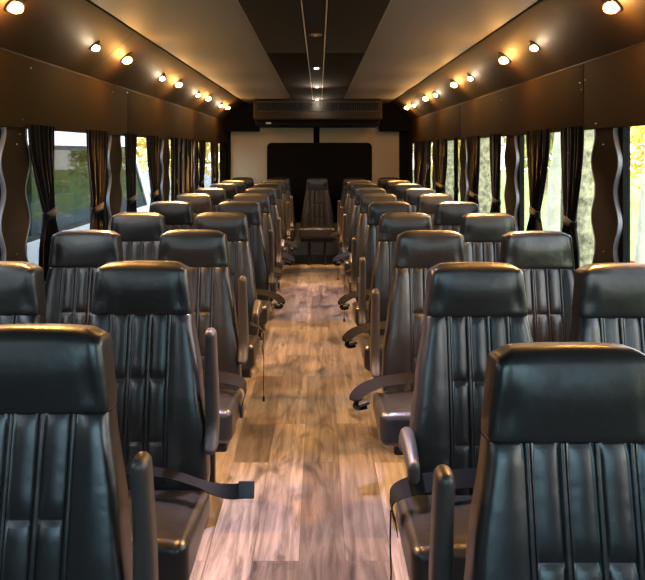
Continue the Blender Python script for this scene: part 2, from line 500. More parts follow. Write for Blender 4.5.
# front of the bus (behind the viewer): wall with windscreen
b = MB()
SX, SZ0, SZ1 = 1.1, 1.0, 1.95
b.box(-1.40, 1.40, Y0 - .05, Y0, 0, SZ0); b.box(-1.40, 1.40, Y0 - .05, Y0, SZ1, ZC + .03)
b.box(-1.40, -SX, Y0 - .05, Y0, SZ0, SZ1); b.box(SX, 1.40, Y0 - .05, Y0, SZ0, SZ1)
struct(b.build('wall_front', M['wall'], smooth=False), 'front wall of the bus around the windscreen', 'wall')
b = MB(); t = .03
b.box(-SX, SX, Y0 - .045, Y0 - .005, SZ0, SZ0 + t); b.box(-SX, SX, Y0 - .045, Y0 - .005, SZ1 - t, SZ1)
b.box(-SX, -SX + t, Y0 - .045, Y0 - .005, SZ0 + t, SZ1 - t); b.box(SX - t, SX, Y0 - .045, Y0 - .005, SZ0 + t, SZ1 - t)
w = struct(b.build(f'window_{wn}', M['black'], smooth=False), 'windscreen of the bus', 'window'); wn += 1
MB().box(-SX + t, SX - t, Y0 - .028, Y0 - .022, SZ0 + t, SZ1 - t).build('pane', M['screen'], w, smooth=False)

# ------------------------------------------------------------------ wavy pillar covers
def wavy_half(z):
    return .130 - .024 * math.cos(2 * PI * (z - (PANZ - .02)) / .27)
ORD = ['first', 'second', 'third', 'fourth', 'fifth', 'sixth', 'seventh', 'eighth', 'ninth', 'tenth']
for s, nm in ((-1, 'left'), (1, 'right')):
    for k, yc in enumerate(PILS[s][2:]):
        zs = [SILL - .02 + (PANZ - .001 - SILL + .02) * i / 60 for i in range(61)]
        xin, xout = s * 1.353, s * 1.3695
        mb = MB()
        rings = []
        for z in zs:
            h = wavy_half(z)
            rings.append([(xin, yc - h + .006, z), (xin, yc + h - .006, z), (xout, yc + h - .006, z), (xout, yc - h + .006, z)])
        mb.loops(rings)
        o = mb.build(f'trim_{tn}', M['pillar'], angle=50); tn += 1
        struct(o, f'brown pillar cover with wavy edges between {nm} windows, {ORD[k]} from the camera', 'pillar cover')
        for e in (-1, 1):
            mb = MB(); rings = []
            for z in zs:
                h = wavy_half(z)
                ya, yb = yc + e * (h - .0055), yc + e * (h + .004)
                rings.append([(xin - s * .002, ya, z), (xin - s * .002, yb, z), (xout, yb, z), (xout, ya, z)])
            mb.loops(rings)
            mb.build('edging', M['edge'], o, angle=50)['label'] = 'grey edging strip'
        for z in (1.60, 1.10):
            screw_at(o, (xin - s * .0005, yc + .01, z), (-s, 0, 0), .006)

# ------------------------------------------------------------------ curtains
def smooth(t):
    t = max(0, min(1, t)); return t * t * (3 - 2 * t)
def curtain(s, top, tie, bot, ztie, label, closed=False):
    ztop, zbot = PANZ + .02, .87
    q_ = .98 if s < 0 else 1.02
    top = tuple(q_ * v for v in top); tie = tie and tuple(q_ * v for v in tie); bot = bot and tuple(q_ * v for v in bot)
    nz, ny = 64, 56
    X = s * 1.334
    rings = []
    npl = max(4, round((top[1] - top[0]) / .055))
    front, back = [], []
    for i in range(nz + 1):
        z = ztop + (zbot - ztop) * i / nz
        if closed:
            a, b2, dp = top[0], top[1], .014
        elif z > ztie:
            t = (ztop - z) / (ztop - ztie)
            e = t ** 1.0; e = .35 * smooth(e) + .65 * e ** 2.2
            a = top[0] + (tie[0] - top[0]) * e; b2 = top[1] + (tie[1] - top[1]) * e
            dp = .012 + .002 * e
        else:
            t = (ztie - z) / (ztie - zbot); e = smooth(min(1, t * 2.2)) * .75 + t * .25
            a = tie[0] + (bot[0] - tie[0]) * e; b2 = tie[1] + (bot[1] - tie[1]) * e
            dp = .016
        rf, rb = [], []
        for j in range(ny + 1):
            u = j / ny
            y = a + (b2 - a) * u
            w = math.sin(u * npl * 2 * PI + .6 * math.sin(z * 5 + npl)) + .3 * math.sin(u * npl * 3.1 * PI + z * 2)
            x = X + dp * w * .8
            rf.append((x - s * .0015, y, z)); rb.append((x + s * .0015, y, z))
        rings.append(rf + rb[::-1])
    mb = MB(); mb.loops(rings)
    o = mb.build('curtain', M['curtain'], angle=70)
    tag(o, label, 'curtain', 'dark curtains along the bus windows')
    if not closed:
        rg = []
        a, b2 = tie[0] - .010, tie[1] + .010
        cy, hw = (a + b2) / 2, (b2 - a) / 2
        for zz, g in ((-.02, .9), (-.016, 1), (.016, 1), (.02, .9)):
            rg.append([(X + .026 * g * math.cos(q), cy + hw * g * math.sin(q), ztie + zz + .012 * math.sin(q)) for q in [2 * PI * k / 20 for k in range(20)]])
        t = MB(); t.loops(rg); t.build('tieback', M['curtain'], o)
    return o
curtain(-1, (3.32, 3.65), (3.53, 3.66), (3.46, 3.76), 1.255, 'dark curtain tied back beside the first left pillar cover')
curtain(-1, (4.16, 4.57), (4.28, 4.46), (4.22, 4.52), 1.22, 'dark curtain tied back just before the second left pillar cover')
curtain(-1, (4.99, 5.29), (5.07, 5.25), (5.02, 5.32), 1.22, 'dark curtain tied back just behind the second left pillar cover')
curtain(-1, (5.62, 6.06), (5.80, 5.97), (5.72, 6.04), 1.22, 'dark curtain tied back just before the third left pillar cover')
curtain(-1, (6.56, 7.66), None, None, 1.2, 'drawn dark curtain filling the window behind the third left pillar cover', True)
curtain(-1, (8.10, 8.52), (8.14, 8.36), (8.12, 8.46), 1.20, 'dark curtain just behind the fourth left pillar cover')
curtain(-1, (8.96, 9.40), (9.10, 9.32), (9.00, 9.36), 1.20, 'dark curtain just before the fifth left pillar cover')
curtain(-1, (9.80, 10.34), None, None, 1.2, 'drawn dark curtain in the rearmost left window', True)
curtain(1, (3.41, 3.72), (3.52, 3.65), (3.46, 3.74), 1.20, 'dark curtain tied back just behind the first right pillar cover')
curtain(1, (3.90, 4.31), (4.10, 4.24), (4.02, 4.34), 1.20, 'dark curtain tied back just before the second right pillar cover')
curtain(1, (4.96, 5.25), (5.00, 5.15), (4.96, 5.24), 1.20, 'dark curtain tied back just behind the second right pillar cover')
curtain(1, (5.60, 6.04), (5.70, 5.94), (5.64, 6.02), 1.20, 'dark curtain hanging just before the third right pillar cover')
curtain(1, (6.51, 6.64), (6.52, 6.61), (6.51, 6.65), 1.20, 'narrow dark curtain just behind the third right pillar cover')
curtain(1, (7.02, 7.72), (7.16, 7.66), (7.08, 7.70), 1.20, 'wide dark curtain just before the fourth right pillar cover')
curtain(1, (8.10, 9.28), None, None, 1.2, 'drawn dark curtain behind the fourth right pillar cover', True)
curtain(1, (9.66, 10.34), None, None, 1.2, 'drawn dark curtain in the rearmost right window', True)

# ------------------------------------------------------------------ cove reading lights
def frame_matrix(p, n):
    q = Vector(n).normalized().to_track_quat('Z', 'Y')
    return Matrix.Translation(p) @ q.to_matrix().to_4x4()
def cove_point(s, y, z):
    t = (z - COVZ) / (ZC - COVZ)
    x = 1.352 + (CEX - 1.352) * t
    n = Vector((-s * (ZC - COVZ), 0, -(1.352 - CEX))).normalized()
    return Vector((s * x, y, z)), n
def lamp_light(name, kind, loc, col, energy, parent, radius=.02, spot=None, aim=None, blend=.5):
    l = D.lights.new(name, kind); l.color = col; l.energy = energy
    l.shadow_soft_size = radius
    o = D.objects.new(name, l); C.objects.link(o)
    o.parent = parent; o.matrix_parent_inverse = Matrix.Identity(4)
    o.location = loc
    if kind == 'SPOT':
        l.spot_size = math.radians(spot); l.spot_blend = blend
        o.rotation_mode = 'QUATERNION'; o.rotation_quaternion = Vector(aim).to_track_quat('-Z', 'Y')
    return o
reading_meshes = {}
def reading_light(s, y, big, label):
    p, n = cove_point(s, y, 2.156 if big else 2.145)
    r = empty('reading_light', p, label, 'lamp', 'cove reading lights')
    # local frame, object placed at p
    key = (s, big)
    if key not in reading_meshes:
        Mx = frame_matrix((0, 0, 0), n)
        R = .050 if big else .038
        a = MB(); a.lathe([(R, -.004), (R, .004), (R * .9, .010), (R * .76, .010), (R * .70, .004)], Mx, 28, cap0=True)
        d = Vector((n.x * .35, -.55, n.z)).normalized()       # eyeball turned down and forward
        Me = frame_matrix(n * .006, d)
        e = MB(); e.lathe([(R * .70 * math.cos(q), R * .70 * math.sin(q)) for q in [math.radians(-35 + 15 * k) for k in range(7)]] + [(R * .62, R * .42), (R * .58, R * .34)], Me, 24, cap0=True)
        bb = MB(); bb.lathe([(R * .60, R * .34), (R * .55, R * .50), (R * .34, R * .62), (.0004, R * .66)], Me, 20, cap0=True)
        reading_meshes[key] = (a.mesh('bezel', M['metal']), e.mesh('eyeball', M['lens']), bb.mesh('bulb', M['warm'] if big else M['cool']), n * .006 + d * R * .9, d)
    a, e, bb, lp, d = reading_meshes[key]
    link(D.objects.new('bezel', a), r); link(D.objects.new('eyeball', e), r); link(D.objects.new('bulb', bb), r)
    col = (1.0, .46, .11) if big else (1.0, .70, .42)
    lamp_light('bulb_glow', 'POINT', p * 0 + lp + n * .035, col, WARM_E if big else COOL_E, r, .012)
    lamp_light('bulb_beam', 'SPOT', lp + n * .02, col, WARM_S if big else COOL_S, r, .02, 86, (n.x * .62, -.22, -1), .45)
    return r
WARM_E, COOL_E, WARM_S, COOL_S = 5.5, 1.5, 270, 110
WPOS = [2.77 + 1.603 * k for k in range(5)]
SPOS = [3.80 + 1.603 * k for k in range(4)]
for s, nm in ((-1, 'left'), (1, 'right')):
    for k, y in enumerate(WPOS):
        reading_light(s, y, True, f'large amber reading light in the {nm} cove, {ORD[k]} large one from the camera')
    for k, y in enumerate(SPOS):
        reading_light(s, y, False, f'small pale reading light in the {nm} cove, {ORD[k]} small one from the camera')

# ceiling downlights in the centre strip
LEDS = [(2.60, 'led', 400), (4.07, None, 0), (5.70, 'led', 40), (7.40, 'ledw', 260), (9.20, 'ledw', 45)]
dl = {}
for i, (y, mt, en) in enumerate(LEDS):
    lab = ['', 'unlit chrome downlight in the ceiling strip', 'bright white downlight in the ceiling strip',
           'soft downlight in the ceiling strip behind the bright one', 'rearmost soft downlight in the ceiling strip, before the air vents'][i] or 'lit downlight in the ceiling strip above the first rows'
    r = empty('downlight', (0, y, ZC - .020), lab, 'lamp', 'downlights in the ceiling strip')
    Mx = frame_matrix((0, 0, 0), (0, 0, -1))
    a = MB(); a.lathe([(.040, -.002), (.040, .005), (.034, .009), (.026, .005), (.024, -.001)], Mx, 28)
    a.build('ring', M['chrome'], r)
    a = MB(); a.lathe([(.025, .0), (.020, .006), (.012, .010), (.0004, .011)], Mx, 24, cap0=True)
    a.build('lamp_lens', M[mt] if mt else M['chrome'], r)
    if en:
        lamp_light('led_beam', 'SPOT', (0, 0, -.03), (.76, .70, 1.0) if y < 8 else (1.0, .80, .62), en, r, .03, 52, (0, 0, -1), .6)
        if y > 7: lamp_light('led_glow', 'POINT', (0, 0, -.06), (1.0, .80, .58), 5, r, .03)

# ------------------------------------------------------------------ rear air conditioner
yA = 9.36
ac = empty('air_conditioner', (0, yA, 1.9), 'dark wide air conditioner with three vents hung at the rear ceiling', 'air conditioner')
def loc(mb, off=(0, yA, 1.9)):
    mb.v = [(x - off[0], y - off[1], z - off[2]) for x, y, z in mb.v]; return mb
ax0, ax1 = rx(253, yA), rx(382.5, yA)
zt_, zb_ = ZC - .004, rz(120, yA)
mb = MB()
mb.rbox(ax0, ax1, yA, 10.0, zb_, zt_, .03, 4)
loc(mb).build('housing', simple('ac_housing', (.022, .016, .012), .7, spec=.2), ac)
mb = MB(); mb.rbox(ax0 + .02, ax1 - .02, yA + .10, 10.2, rz(126, yA + .1), zb_ + .0, .02, 3)
loc(mb).build('underside_panel', M['black'], ac)
vw = (ax1 - ax0 - .10) / 3
for k in range(3):
    x0 = ax0 + .05 + k * vw + .01; x1 = x0 + vw - .02
    z0, z1 = rz(111, yA), rz(102, yA)
    mb = MB()
    mb.box(x0, x1, yA - .004, yA + .001, z0, z1, 0)
    nf = 22
    for q in range(nf + 1):
        xx = x0 + (x1 - x0) * q / nf
        mb.box(xx - .0025, xx + .0025, yA - .014, yA - .004, z0, z1, 1)
    for zz in (z0, z1):
        mb.box(x0 - .004, x1 + .004, yA - .016, yA, zz - .004, zz + .004, 1)
    loc(mb).build('vent', [M['black'], M['plastic']], ac, smooth=False)
mb = MB(); xb = rx(268.5, yA + .1); mb.box(xb - .035, xb + .035, yA + .095, yA + .10, rz(124, yA + .1), rz(122.2, yA + .1))
loc(mb).build('sticker', M['badge'], ac, smooth=False)['label'] = 'small white sticker'

# ------------------------------------------------------------------ seats
ED = Vector((0, .120, .9928)); EN = Vector((0, .9928, -.120))
BASE = Vector((0, -.09, .455))
def lean(x, yb, v):
    p = BASE + ED * v + EN * yb
    return (x, p.y, p.z)
def interp(tab, v):
    for (a, fa), (b, fb) in zip(tab, tab[1:]):
        if v <= b:
            t = max(0, (v - a) / (b - a)); t = t * t * (3 - 2 * t) * .5 + t * .5
            return fa + (fb - fa) * t
    return tab[-1][1]
WTAB = [(-.06, .224), (.03, .238), (.15, .232), (.352, .206), (.562, .172)]
EDG = [-.1, -.0333, .0333, .1]
HS = [.352, .150]
VH = .562
def pleat(x, v):
    ax = abs(x)
    if ax <= .1077:
        e = min(EDG, key=lambda q: abs(q - x)); dx = abs(x - e)
        if dx < .0076:
            return .0058 - .0050 * math.exp(-((dx - .0060) / .0014) ** 2)
        c = 0 if x < -.0333 else (1 if x < .0333 else 2)
        a, b = EDG[c] + .0076, EDG[c + 1] - .0076
        t = (x - a) / (b - a)
        puff = .0082 * max(0, math.sin(PI * t)) ** .42
        for h in HS:
            puff *= 1 - math.exp(-(abs(v - h) / .014) ** 1.3)
        puff *= 1 - math.exp(-((VH + .004 - v) / .018) ** 1.3) if v < VH + .004 else 0
        return puff - .001
    return None
def back_front(x, v, w):
    p = pleat(x, v)
    ax = abs(x)
    if p is None:
        t = (ax - .1077) / max(.01, w - .1077)
        p = .017 * max(0, math.sin(PI * min(1, t * .86 + .04))) ** .55 - .002
        p *= .25 + .75 * (1 - math.exp(-((VH + .004 - v) / .02) ** 1.2)) if v < VH + .004 else .25
    p += .012 * math.sin(PI * min(1, max(0, (v + .05) / .62))) + .010 * math.exp(-((v - .22) / .16) ** 2)
    return p
def xs_for(w):
    out = []
    for c in range(3):
        e = EDG[c]
        out += [e - .0076, e - .0056, e - .0036, e, e + .0036, e + .0056, e + .0076]
        a, b = e + .0076, EDG[c + 1] - .0076
        out += [a + (b - a) * q for q in (.06, .14, .26, .40, .5, .60, .74, .86, .94)]
    e = .1
    out += [e - .0076, e - .0056, e - .0036, e, e + .0036, e + .0056, e + .0076]
    side = [.1078 + (w - .1078) * q for q in (.02, .08, .18, .34, .5, .66, .80, .9, .96, .99, 1.0)]
    return [-q for q in side[::-1]] + out + side
def edge_round(x, w, r):
    ax = abs(x) - (w - r)
    if ax <= 0: return 0
    return r * (1 - math.sqrt(max(0, 1 - (ax / r) ** 2)))
def section(w, v, front, T, r=.020):
    ring = []
    for x in xs_for(w):
        ring.append((x, -front(x, v, w) + edge_round(x, w, r), v))
    ring += [(w, T * .75, v), (w - .018, T, v), (-w + .018, T, v), (-w, T * .75, v)]
    return ring
# backrest
vs = sorted(set([round(-.06 + .0142 * i, 4) for i in range(45)] + [h + d for h in HS for d in (-.012, -.007, -.003, 0, .003, .007, .012)] + [VH - .03, VH - .018, VH - .010, VH - .004, VH]))
vs = [v for v in vs if v <= VH + 1e-6]
mb = MB()
mb.loops([[lean(*p) for p in section(interp(WTAB, v), v, back_front, .085)] for v in vs])
ME_BACK = mb.mesh('backrest', M['leather'], angle=75)
# headrest
HT = .742
HTAB = [(.562, .1725), (.59, .1705), (.65, .163), (.70, .157), (.742, .151)]
def head_front(x, v, w):
    t = (v - VH) / (HT - VH)
    q = 1 - abs(x / w) ** 4
    base = .004 + .016 * smooth(t * 1.3)
    pinch = .006 * math.exp(-((abs(x) - w + .035) / .016) ** 2) * math.exp(-((t - .32) / .2) ** 2)
    return base + .010 * q * math.sin(PI * min(1, t * .8 + .06)) ** .6 - .010 * (1 - (x / w) ** 2) * smooth((t - .35) * 1.5) - pinch + .0016 * math.exp(-((abs(x) - w + .017) / .0035) ** 2)
def hsection(w, v, front, T, r, vz=None):
    X_ = xs_for(w)
    f = [(x, -front(x, v, w) + edge_round(x, w, r), v) for x in X_]
    b = [(x, T - edge_round(x, w, .022), v) for x in X_]
    return f + b[::-1]
R = .040
rings = []
for v in [VH + .0005, VH + .003, VH + .007, VH + .014, VH + .025, VH + .04, VH + .055, VH + .075, VH + .095, VH + .115, HT - R - .006]:
    ins = .005 * math.exp(-((v - VH) / .005))
    w = interp(HTAB, v) - ins * .5
    ring = hsection(w, v, head_front, .085, .015)
    n_ = len(ring) // 2
    rings.append([(x, y + (ins if q < n_ else 0), z) for q, (x, y, z) in enumerate(ring)])
for a in range(0, 91, 10):
    an = math.radians(a)
    v = HT - R + R * math.sin(an); ins = R * (1 - math.cos(an))
    w = interp(HTAB, v) - ins * .22
    ring = hsection(w, HT - R, lambda x, q, ww: head_front(x, q, ww) - ins, .085 - ins * .9, .015)
    rings.append([(x, y, v - (.010 * (abs(x) / .15) ** 3 + .010 * smooth((abs(x) - w + .03) / .03)) * math.sin(an) ** 2) for x, y, z in ring])
mb = MB(); mb.loops([[lean(*p) for p in r] for r in rings], cap1=False)
last = [lean(*p) for p in rings[-1]]; n_ = len(last) // 2
mb.add(last, [(q, q + 1, 2 * n_ - 2 - q, 2 * n_ - 1 - q) for q in range(n_ - 1)])
ME_HEAD = mb.mesh('headrest', M['leather'], angle=75)
bm = bmesh.new(); bm.from_mesh(ME_HEAD); bmesh.ops.remove_doubles(bm, verts=bm.verts, dist=.0003)
bmesh.ops.recalc_face_normals(bm, faces=bm.faces); bm.to_mesh(ME_HEAD); bm.free(); ME_HEAD.shade_smooth(); ME_HEAD.set_sharp_from_angle(angle=math.radians(75))
# cushion
CW = .252
def cush_fn(x, y, z):
    tx = x / CW; ty = (y + .315) / .215
    if z > .40:
        k = (z - .40) / .1
        z += k * (.014 * (1 - abs(tx) ** 3.5) * (1 - abs(min(1, max(-1, ty))) ** 4))
        z += k * (-.010 - .045 * (y + .53) / .43)
        # welt line just inside the edges
        dd = min(abs(abs(x) - (CW - .035)), abs(y - (-.53 + .045)) if abs(x) < CW - .035 else 9)
        z -= .004 * math.exp(-(dd / .006) ** 2) * k
    if y < -.45:
        y += .010 * (tx * tx)
    return (x, y, z)
mb = MB(); mb.rbox(-CW, CW, -.53, -.10, .365, .522, .034, 5, cush_fn, seg=(26, 22, 5))
ME_CUSH = mb.mesh('seat_cushion', M['leather'], angle=75)
# frame and legs
mb = MB(); mb.rbox(-.225, .225, -.47, -.03, .315, .362, .01, 2)
mb.box(-.20, -.17, -.075, -.035, .33, .60); mb.box(.17, .20, -.075, -.035, .33, .60)
ME_FRAME = mb.mesh('seat_frame', M['metal'])
mb = MB(); mb.rbox(-.016, .016, -.02, .02, 0, .316, .005, 2); mb.rbox(-.028, .028, -.045, .045, 0, .012, .004, 2)
ME_LEG = mb.mesh('leg', M['metal'])
# armrest: local origin at the pivot, arm runs along -y
def arm_fn(x, y, z):
    t = (-y + .0) / .32
    z += -.035 * max(0, t) ** 2 + (-.045 * smooth((y - .0) / .09) if y > 0 else 0)
    k = 1 - .18 * smooth(t)
    return (x * k, y, z)
mb = MB(); mb.rbox(-.023, .023, -.325, .085, -.034, .034, .022, 4, arm_fn, seg=(2, 14, 2))
ME_ARM = mb.mesh('armrest', M['arm'], angle=75)
# belts -------------------------------------------------------------
def ribbon_mesh(name, pts, wd, width=.048):
    P = [Vector(p) for p in pts]; Wd = [Vector(w) for w in wd]
    out, wo = [], []
    n = 7
    for i in range(len(P) - 1):
        p0, p1, p2, p3 = P[max(i - 1, 0)], P[i], P[i + 1], P[min(i + 2, len(P) - 1)]
        for k in range(n):
            t = k / n
            out.append(.5 * ((2 * p1) + (p2 - p0) * t + (2 * p0 - 5 * p1 + 4 * p2 - p3) * t * t + (-p0 + 3 * p1 - 3 * p2 + p3) * t ** 3))
            wo.append(Wd[i].lerp(Wd[i + 1], t))
    out.append(P[-1]); wo.append(Wd[-1])
    mb = MB(); mb.ribbon(out, wo, width)
    return mb.mesh(name, M['belt'], angle=50)
Yv, Zv, Xv = (0, 1, 0), (0, 0, 1), (1, 0, 0)
# straps are written for a seat whose aisle side is +x
BELTS = {}
def plate(loc, rot, mat='chrome', size=(.05, .055, .008)):
    mb = MB(); mb.rbox(-size[0] / 2, size[0] / 2, -size[1] / 2, size[1] / 2, -size[2] / 2, size[2] / 2, .004, 2)
    return (mb.mesh('buckle', M[mat]), loc, rot)
def cord(pts):
    mb = MB(); mb.tube(pts, .0025, 6); mb.rbox(pts[-1][0] - .006, pts[-1][0] + .006, pts[-1][1] - .006, pts[-1][1] + .006, pts[-1][2] - .03, pts[-1][2], .004, 2)
    return mb.mesh('cord', M['belt'])
BELTS['reach'] = (ribbon_mesh('seat_belt', [(-.02, -.15, .540), (.06, -.19, .556), (.15, -.22, .556), (.235, -.24, .540), (.29, -.25, .526), (.345, -.26, .524), (.385, -.26, .530)],
                              [(0, 1, .2), (0, 1, .2), (0, 1, .15), (0, 1, .1), (0, .8, .35), (0, .5, .8), (0, .4, 1)], .044),
                  [plate((.385, -.261, .530), (math.radians(66), 0, .03), 'metal', (.05, .05, .006))])
BELTS['wrap'] = (ribbon_mesh('seat_belt', [(-.02, -.17, .540), (.06, -.205, .552), (.16, -.235, .555), (.235, -.25, .545), (.272, -.255, .525), (.280, -.255, .49), (.268, -.25, .45), (.262, -.24, .41)],
                             [(0, .75, .65), (0, .75, .65), (0, .75, .65), (0, .8, .6), (0, .85, .4), (0, 1, 0), (0, 1, 0), (0, 1, 0)], .058),
                 [(cord([(.283, -.275, .49), (.286, -.283, .40), (.283, -.285, .31), (.286, -.285, .245)]), (0, 0, 0), (0, 0, 0))])
BELTS['drape'] = (BELTS['wrap'][0], [plate((.262, -.24, .405), (0, PI / 2, 0), 'plastic', (.05, .05, .014))])
BELTS['loop'] = (ribbon_mesh('seat_belt', [(.06, -.15, .535), (.14, -.19, .540), (.22, -.21, .534), (.285, -.225, .515), (.325, -.24, .493), (.343, -.25, .468), (.328, -.255, .448), (.290, -.25, .452)],
                             [(0, .8, .6), (0, .8, .6), (0, .8, .6), (.1, .7, .7), (.2, .6, .75), (.3, .6, .7), (.1, .7, .6), (0, .8, .5)], .055),
                 [plate((.300, -.253, .457), (0, .35, 0), 'plastic', (.05, .05, .016))])
BELTS['hang'] = (ribbon_mesh('seat_belt', [(.05, -.15, .535), (.14, -.19, .553), (.22, -.215, .545), (.272, -.22, .515), (.280, -.222, .46), (.276, -.222, .42)],
                             [(0, .9, .4), (0, 1, .2), (0, 1, .2), (0, 1, 0), (0, 1, 0), (0, 1, 0)], .05),
                 [plate((.277, -.222, .40), (0, PI / 2, 0), 'chrome', (.05, .045, .010)),
                  (cord([(.282, -.235, .40), (.284, -.24, .30), (.282, -.24, .20), (.283, -.24, .13)]), (0, 0, 0), (0, 0, 0))])

def seat(x, y, side, label, aisle=None, arm=None, belt=None, cshift=0, tall=1.0):
    """side: -1 / +1 = which side the arm and belt are on (local x sign)"""
    r = empty('bus_seat', (x, y, 0), label, 'bus seat', 'black leather seats of the bus')
    link(D.objects.new('backrest', ME_BACK), r)
    link(D.objects.new('headrest', ME_HEAD), r)
    c = link(D.objects.new('seat_cushion', ME_CUSH), r); c.location.x = cshift
    link(D.objects.new('seat_frame', ME_FRAME), r)
    for lx in (-.11, .11):
        for ly in (-.43, -.13):
            l = link(D.objects.new('leg', ME_LEG), r); l.location = (lx, ly, 0)
    if arm:
        a = link(D.objects.new('armrest', ME_ARM), r)
        a.location = (side * .246 + cshift, -.085, .655)
        a.rotation_euler.x = math.radians({'up': -88, 'down': 3}[arm])
        a.location.x = side * .25 + cshift * .6
        if arm == 'up': a.location = (side * .25 + cshift * .6, -.06, .662)
    if arm == 'down': a.scale.y = .56; a.location.z = .632; a.location.x = side * .235 + cshift * .3
    if arm == 'up' and y > 2.9 and side < 0: a.location.z -= .055
    if arm and y < 1.6: a.location.z -= .025; a.location.x += .012 if side > 0 else .016; a.location.y += .09 if side < 0 else 0
    if belt:
        me, extras = BELTS[belt]
        bo = link(D.objects.new('seat_belt', me), r)
        bo.location.x = cshift
        bo.scale.x = side
        for em, lo, ro in extras:
            e = link(D.objects.new(em.name.split('.')[0], em), bo)
            e.location = lo; e.rotation_euler = ro
    return r

XL, XLW, XR, XRW = -.586, -1.103, .556, 1.062
def dk(k): return 2.38 + .97 * (k - 2)          # depth of the headrest front at row k
leftarm = ['up', 'up', 'up', 'down', 'up', 'up', 'down', 'up', 'up']
rightarm = ['up', 'down', 'up', 'up', 'up', 'down', 'up', 'up', 'up']
leftbelt = [None, 'reach', 'drape', 'hang', 'loop', 'drape', 'loop', 'loop', 'hang']
rightbelt = [None, 'wrap', 'loop', 'loop', 'loop', 'hang', 'loop', 'hang', 'loop']
for k in range(1, 10):
    dl_ = dk(k) + (.10 if k == 1 else .03); dr_ = dk(k) - (.05 if k == 1 else 0)
    al = {'up': 'armrest raised', 'down': 'armrest lowered'}; BJ = 'belt end jutting out'
    seat(XL - (.012 if k == 1 else 0), dl_, 1, f'black leather aisle seat on the left, {ORD[k-1]} from the camera, {al[leftarm[k-1]] if k != 2 else BJ}', arm=leftarm[k-1], belt=leftbelt[k-1])
    seat(XR - (.038 if k == 1 else 0), dr_, -1, f'black leather aisle seat on the right, {ORD[k-1]} from the camera, {al[rightarm[k-1]]}', arm=rightarm[k-1], belt=rightbelt[k-1], cshift=-.035)
    if k > 1:
        seat(XLW, dk(k) + .02, -1, f'black leather seat by the left windows, beside the {ORD[k-1]} aisle seat from the camera')
        seat(XRW, dk(k) - .02, 1, f'black leather seat by the right windows, beside the {ORD[k-1]} aisle seat from the camera')
for x, lab in ((-1.085, 'black leather seat of the rear row in the left corner'), (-.555, 'black leather seat of the rear row, between left corner and centre'),
               (-.005, 'black leather centre seat of the rear row, facing down the aisle'), (.525, 'black leather seat of the rear row, between right corner and centre'),
               (1.035, 'black leather seat of the rear row in the right corner')):
    seat(x, dk(10) - .02, 1, lab)

# ------------------------------------------------------------------ outside
GZ = -.85
mb = MB(); mb.box(4.2, 60, -30, 90, GZ - .1, GZ)
tag(struct(mb.build('ground', M['grass'], smooth=False)), 'bright green lawn outside the right windows', 'lawn')
mb = MB(); mb.box(-60, 4.2, -30, 90, GZ - .1, GZ - .005)
tag(struct(mb.build('road', M['asphalt'], smooth=False)), 'grey paved yard outside the bus', 'road')

def crown_mesh(name, seed, mat, rx_, rz_, n=2600, leaf=.16):
    rnd = random.Random(seed); mb = MB(); vs = []; fs = []
    blobs = [(rnd.uniform(-.55, .55) * rx_, rnd.uniform(-.55, .55) * rx_, rnd.uniform(-.55, .55) * rz_, rnd.uniform(.3, .5)) for _ in range(18)]
    for i in range(n):
        bx, by, bz, br = rnd.choice(blobs)
        d = Vector((rnd.gauss(0, 1), rnd.gauss(0, 1), rnd.gauss(0, 1))).normalized()
        q = br * rnd.uniform(.55, 1)
        p = Vector((bx + d.x * q * rx_, by + d.y * q * rx_, bz + d.z * q * rz_))
        u = Vector((rnd.gauss(0, 1), rnd.gauss(0, 1), rnd.gauss(0, 1))).normalized()
        w = u.cross(d + Vector((.01, .02, .03))).normalized()
        L = leaf * rnd.uniform(.6, 1.3)
        k = len(vs)
        vs += [p - u * L, p + w * L * .5, p + u * L, p - w * L * .5]
        fs.append((k, k + 1, k + 2, k + 3))
    mb.add(vs, fs)
    return mb.mesh(name, mat, smooth=False)
CR = [crown_mesh('foliage', 1, M['leafy'], 3.0, 2.6), crown_mesh('foliage', 2, M['leafg'], 3.0, 2.8), crown_mesh('foliage', 3, M['leafy'], 3.2, 2.2)]
def tree(x, y, r, h, crown, label, bark='bark', lean_=(0, 0), csc=1.0, cz=None, low=False):
    t = empty('tree', (x, y, GZ), label, 'tree', 'trees outside the bus')
    pts, rad = [], []
    for i in range(15):
        q = i / 14
        pts.append((lean_[0] * q + .05 * math.sin(q * 5 + x), lean_[1] * q + .04 * math.sin(q * 4 + y), h * q - .05))
        rad.append(r * (1.25 - .65 * q) if q > .06 else r * 1.5)
    mb = MB(); mb.tube(pts, rad, 14); mb.build('trunk', M[bark], t, angle=80)
    f = link(D.objects.new('foliage', CR[crown]), t)
    f.location = (lean_[0], lean_[1], cz if cz else h); f.scale = (csc, csc, csc); f.rotation_euler.z = x
    return t
def ray_x(px, d): return CX + (px - VPX) * d / F
def tr(px, d, *a, **k): return tree(ray_x(px, d), d, *a, **k)
tr(584, 7.2, .17, 5.5, 0, 'thick lichen-speckled tree trunk behind the first tied curtain, right windows', csc=.42)
tr(549, 11.5, .12, 6.0, 1, 'slim pale grey tree trunk showing between the two tied curtains of the near right window', 'bark2', (.5, 0), csc=.42)
tr(640, 9.2, .06, 5.5, 2, 'slender pale tree at the far right edge, in the uncurtained window', 'bark2', (.2, 0), csc=.36)
tr(483, 15, .22, 6.5, 0, 'lichen-grey tree outside the second right window', 'bark', csc=.5)
tr(451, 20, .2, 6.5, 1, 'tree with yellow leaves outside the third right window', csc=.5)
side_words = ['at the near end of the row beyond the lawn', 'second from the near end of the row beyond the lawn', 'third from the near end of the row beyond the lawn',
              'fourth from the near end of the row beyond the lawn', 'at the far end of the row beyond the lawn']
